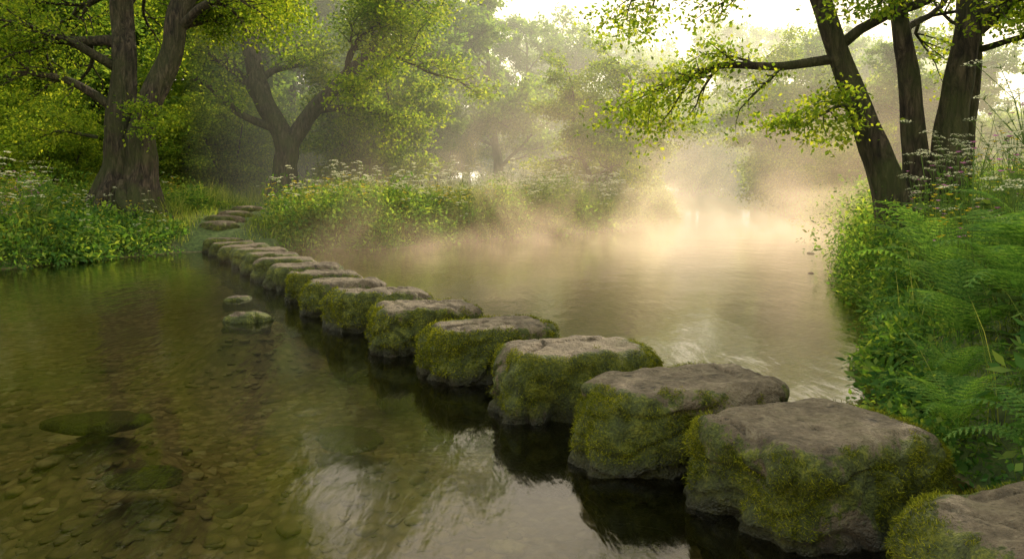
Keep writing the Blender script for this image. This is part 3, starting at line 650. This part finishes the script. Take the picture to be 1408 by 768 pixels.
# ------------------------------------------------------------ mist
def box(x0, x1, y0, y1, z0, z1):
    V = [(x0,y0,z0),(x1,y0,z0),(x1,y1,z0),(x0,y1,z0),(x0,y0,z1),(x1,y0,z1),(x1,y1,z1),(x0,y1,z1)]
    F = [(0,3,2,1),(4,5,6,7),(0,1,5,4),(1,2,6,5),(2,3,7,6),(3,0,4,7)]; return V, F
m, nt, out = newmat('woodland_haze')
vs = N(nt, 'ShaderNodeVolumeScatter', Density=.0050, Anisotropy=.5); vs.inputs[0].default_value = (1, .96, .86, 1)
em = N(nt, 'ShaderNodeEmission', Strength=.0070); em.inputs[0].default_value = (1.0, .94, .62, 1)  # added warm glow, standing in for light scattered repeatedly within the haze
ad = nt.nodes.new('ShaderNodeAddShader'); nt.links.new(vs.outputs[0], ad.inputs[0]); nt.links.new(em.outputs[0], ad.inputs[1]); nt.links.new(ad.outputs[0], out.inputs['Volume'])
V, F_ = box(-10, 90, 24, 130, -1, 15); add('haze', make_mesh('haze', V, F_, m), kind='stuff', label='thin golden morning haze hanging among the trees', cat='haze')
m, nt, out = newmat('river_mist'); P = pos(nt); X, Y, Z = sepz(nt, P)
mp = nt.nodes.new('ShaderNodeMapping'); mp.inputs['Scale'].default_value = (.46, .22, .5); nt.links.new(P, mp.inputs[0])
nn = noise(nt, mp.outputs[0], 1.0, 3, .6, .9)
dn = mth(nt, 'ADD', ramp(nt, nn, [(.48, 0), (.63, 1)]), mth(nt, 'MULTIPLY', mth(nt, 'POWER', 2.718, mth(nt, 'MULTIPLY', Z, -2.2)), .5))
fz = mth(nt, 'POWER', 2.718, mth(nt, 'MULTIPLY', Z, -.58))
fy = mth(nt, 'MULTIPLY', mth(nt, 'MULTIPLY', mth(nt, 'SUBTRACT', Y, 10.6), .14, True), mth(nt, 'ADD', mth(nt, 'MULTIPLY', mth(nt, 'SUBTRACT', 40, Y), .06, True), .08))
fx = mth(nt, 'MULTIPLY', mth(nt, 'ADD', X, 5.6), .20, True)
gx_ = mth(nt, 'MULTIPLY', mth(nt, 'SUBTRACT', X, 7.5), .15)
pl = mth(nt, 'ADD', mth(nt, 'MULTIPLY', mth(nt, 'POWER', 2.718, mth(nt, 'MULTIPLY', mth(nt, 'MULTIPLY', gx_, gx_), -1)), .35), .65)
dens = mth(nt, 'MULTIPLY', mth(nt, 'MULTIPLY', mth(nt, 'MULTIPLY', dn, fz), mth(nt, 'MULTIPLY', fy, fx)), mth(nt, 'MULTIPLY', pl, .095))
vs = N(nt, 'ShaderNodeVolumeScatter', Anisotropy=.3); vs.inputs[0].default_value = (1, .76, .52, 1); nt.links.new(dens, vs.inputs['Density'])
em = nt.nodes.new('ShaderNodeEmission'); em.inputs[0].default_value = (1, .66, .37, 1); nt.links.new(mth(nt, 'MULTIPLY', dens, 1.05), em.inputs[1])  # mist given its own peach glow by density, in place of multiple scattering
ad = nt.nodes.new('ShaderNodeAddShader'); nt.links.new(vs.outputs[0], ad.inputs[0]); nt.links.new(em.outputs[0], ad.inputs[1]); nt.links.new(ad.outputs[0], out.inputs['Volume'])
m.cycles.volume_step_rate = .9
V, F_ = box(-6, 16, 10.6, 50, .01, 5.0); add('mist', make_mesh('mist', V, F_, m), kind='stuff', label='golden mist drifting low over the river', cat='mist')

# ------------------------------------------------------------ light and camera
AZ, EL = math.radians(30), math.radians(28)
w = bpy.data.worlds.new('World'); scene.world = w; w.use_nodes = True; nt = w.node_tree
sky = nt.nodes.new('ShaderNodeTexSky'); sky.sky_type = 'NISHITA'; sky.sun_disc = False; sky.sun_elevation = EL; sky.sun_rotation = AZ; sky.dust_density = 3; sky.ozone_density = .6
bgn = nt.nodes['Background']
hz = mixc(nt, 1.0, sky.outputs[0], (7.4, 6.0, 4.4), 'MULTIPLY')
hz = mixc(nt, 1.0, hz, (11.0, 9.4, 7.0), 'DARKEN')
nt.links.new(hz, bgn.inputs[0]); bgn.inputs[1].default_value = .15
sv = Vector((math.sin(AZ)*math.cos(EL), math.cos(AZ)*math.cos(EL), math.sin(EL)))
sl = bpy.data.lights.new('sun', 'SUN'); sl.energy = 5; sl.angle = math.radians(.5); sl.color = (1, .86, .63)
so = bpy.data.objects.new('sun', sl); col.objects.link(so); so.rotation_euler = sv.to_track_quat('Z', 'Y').to_euler(); so.location = (10, 10, 20)
cd = bpy.data.cameras.new('camera'); cd.lens = 28; cd.sensor_width = 36; cd.shift_y = -.0916; cd.clip_end = 2000; cd.clip_start = .05
co = bpy.data.objects.new('camera', cd); col.objects.link(co); co.location = (0, 0, 1.5); co.rotation_euler = (math.radians(90), 0, 0); scene.camera = co
scene.view_settings.view_transform = 'Standard'; scene.view_settings.look = 'None'; scene.view_settings.exposure = 0
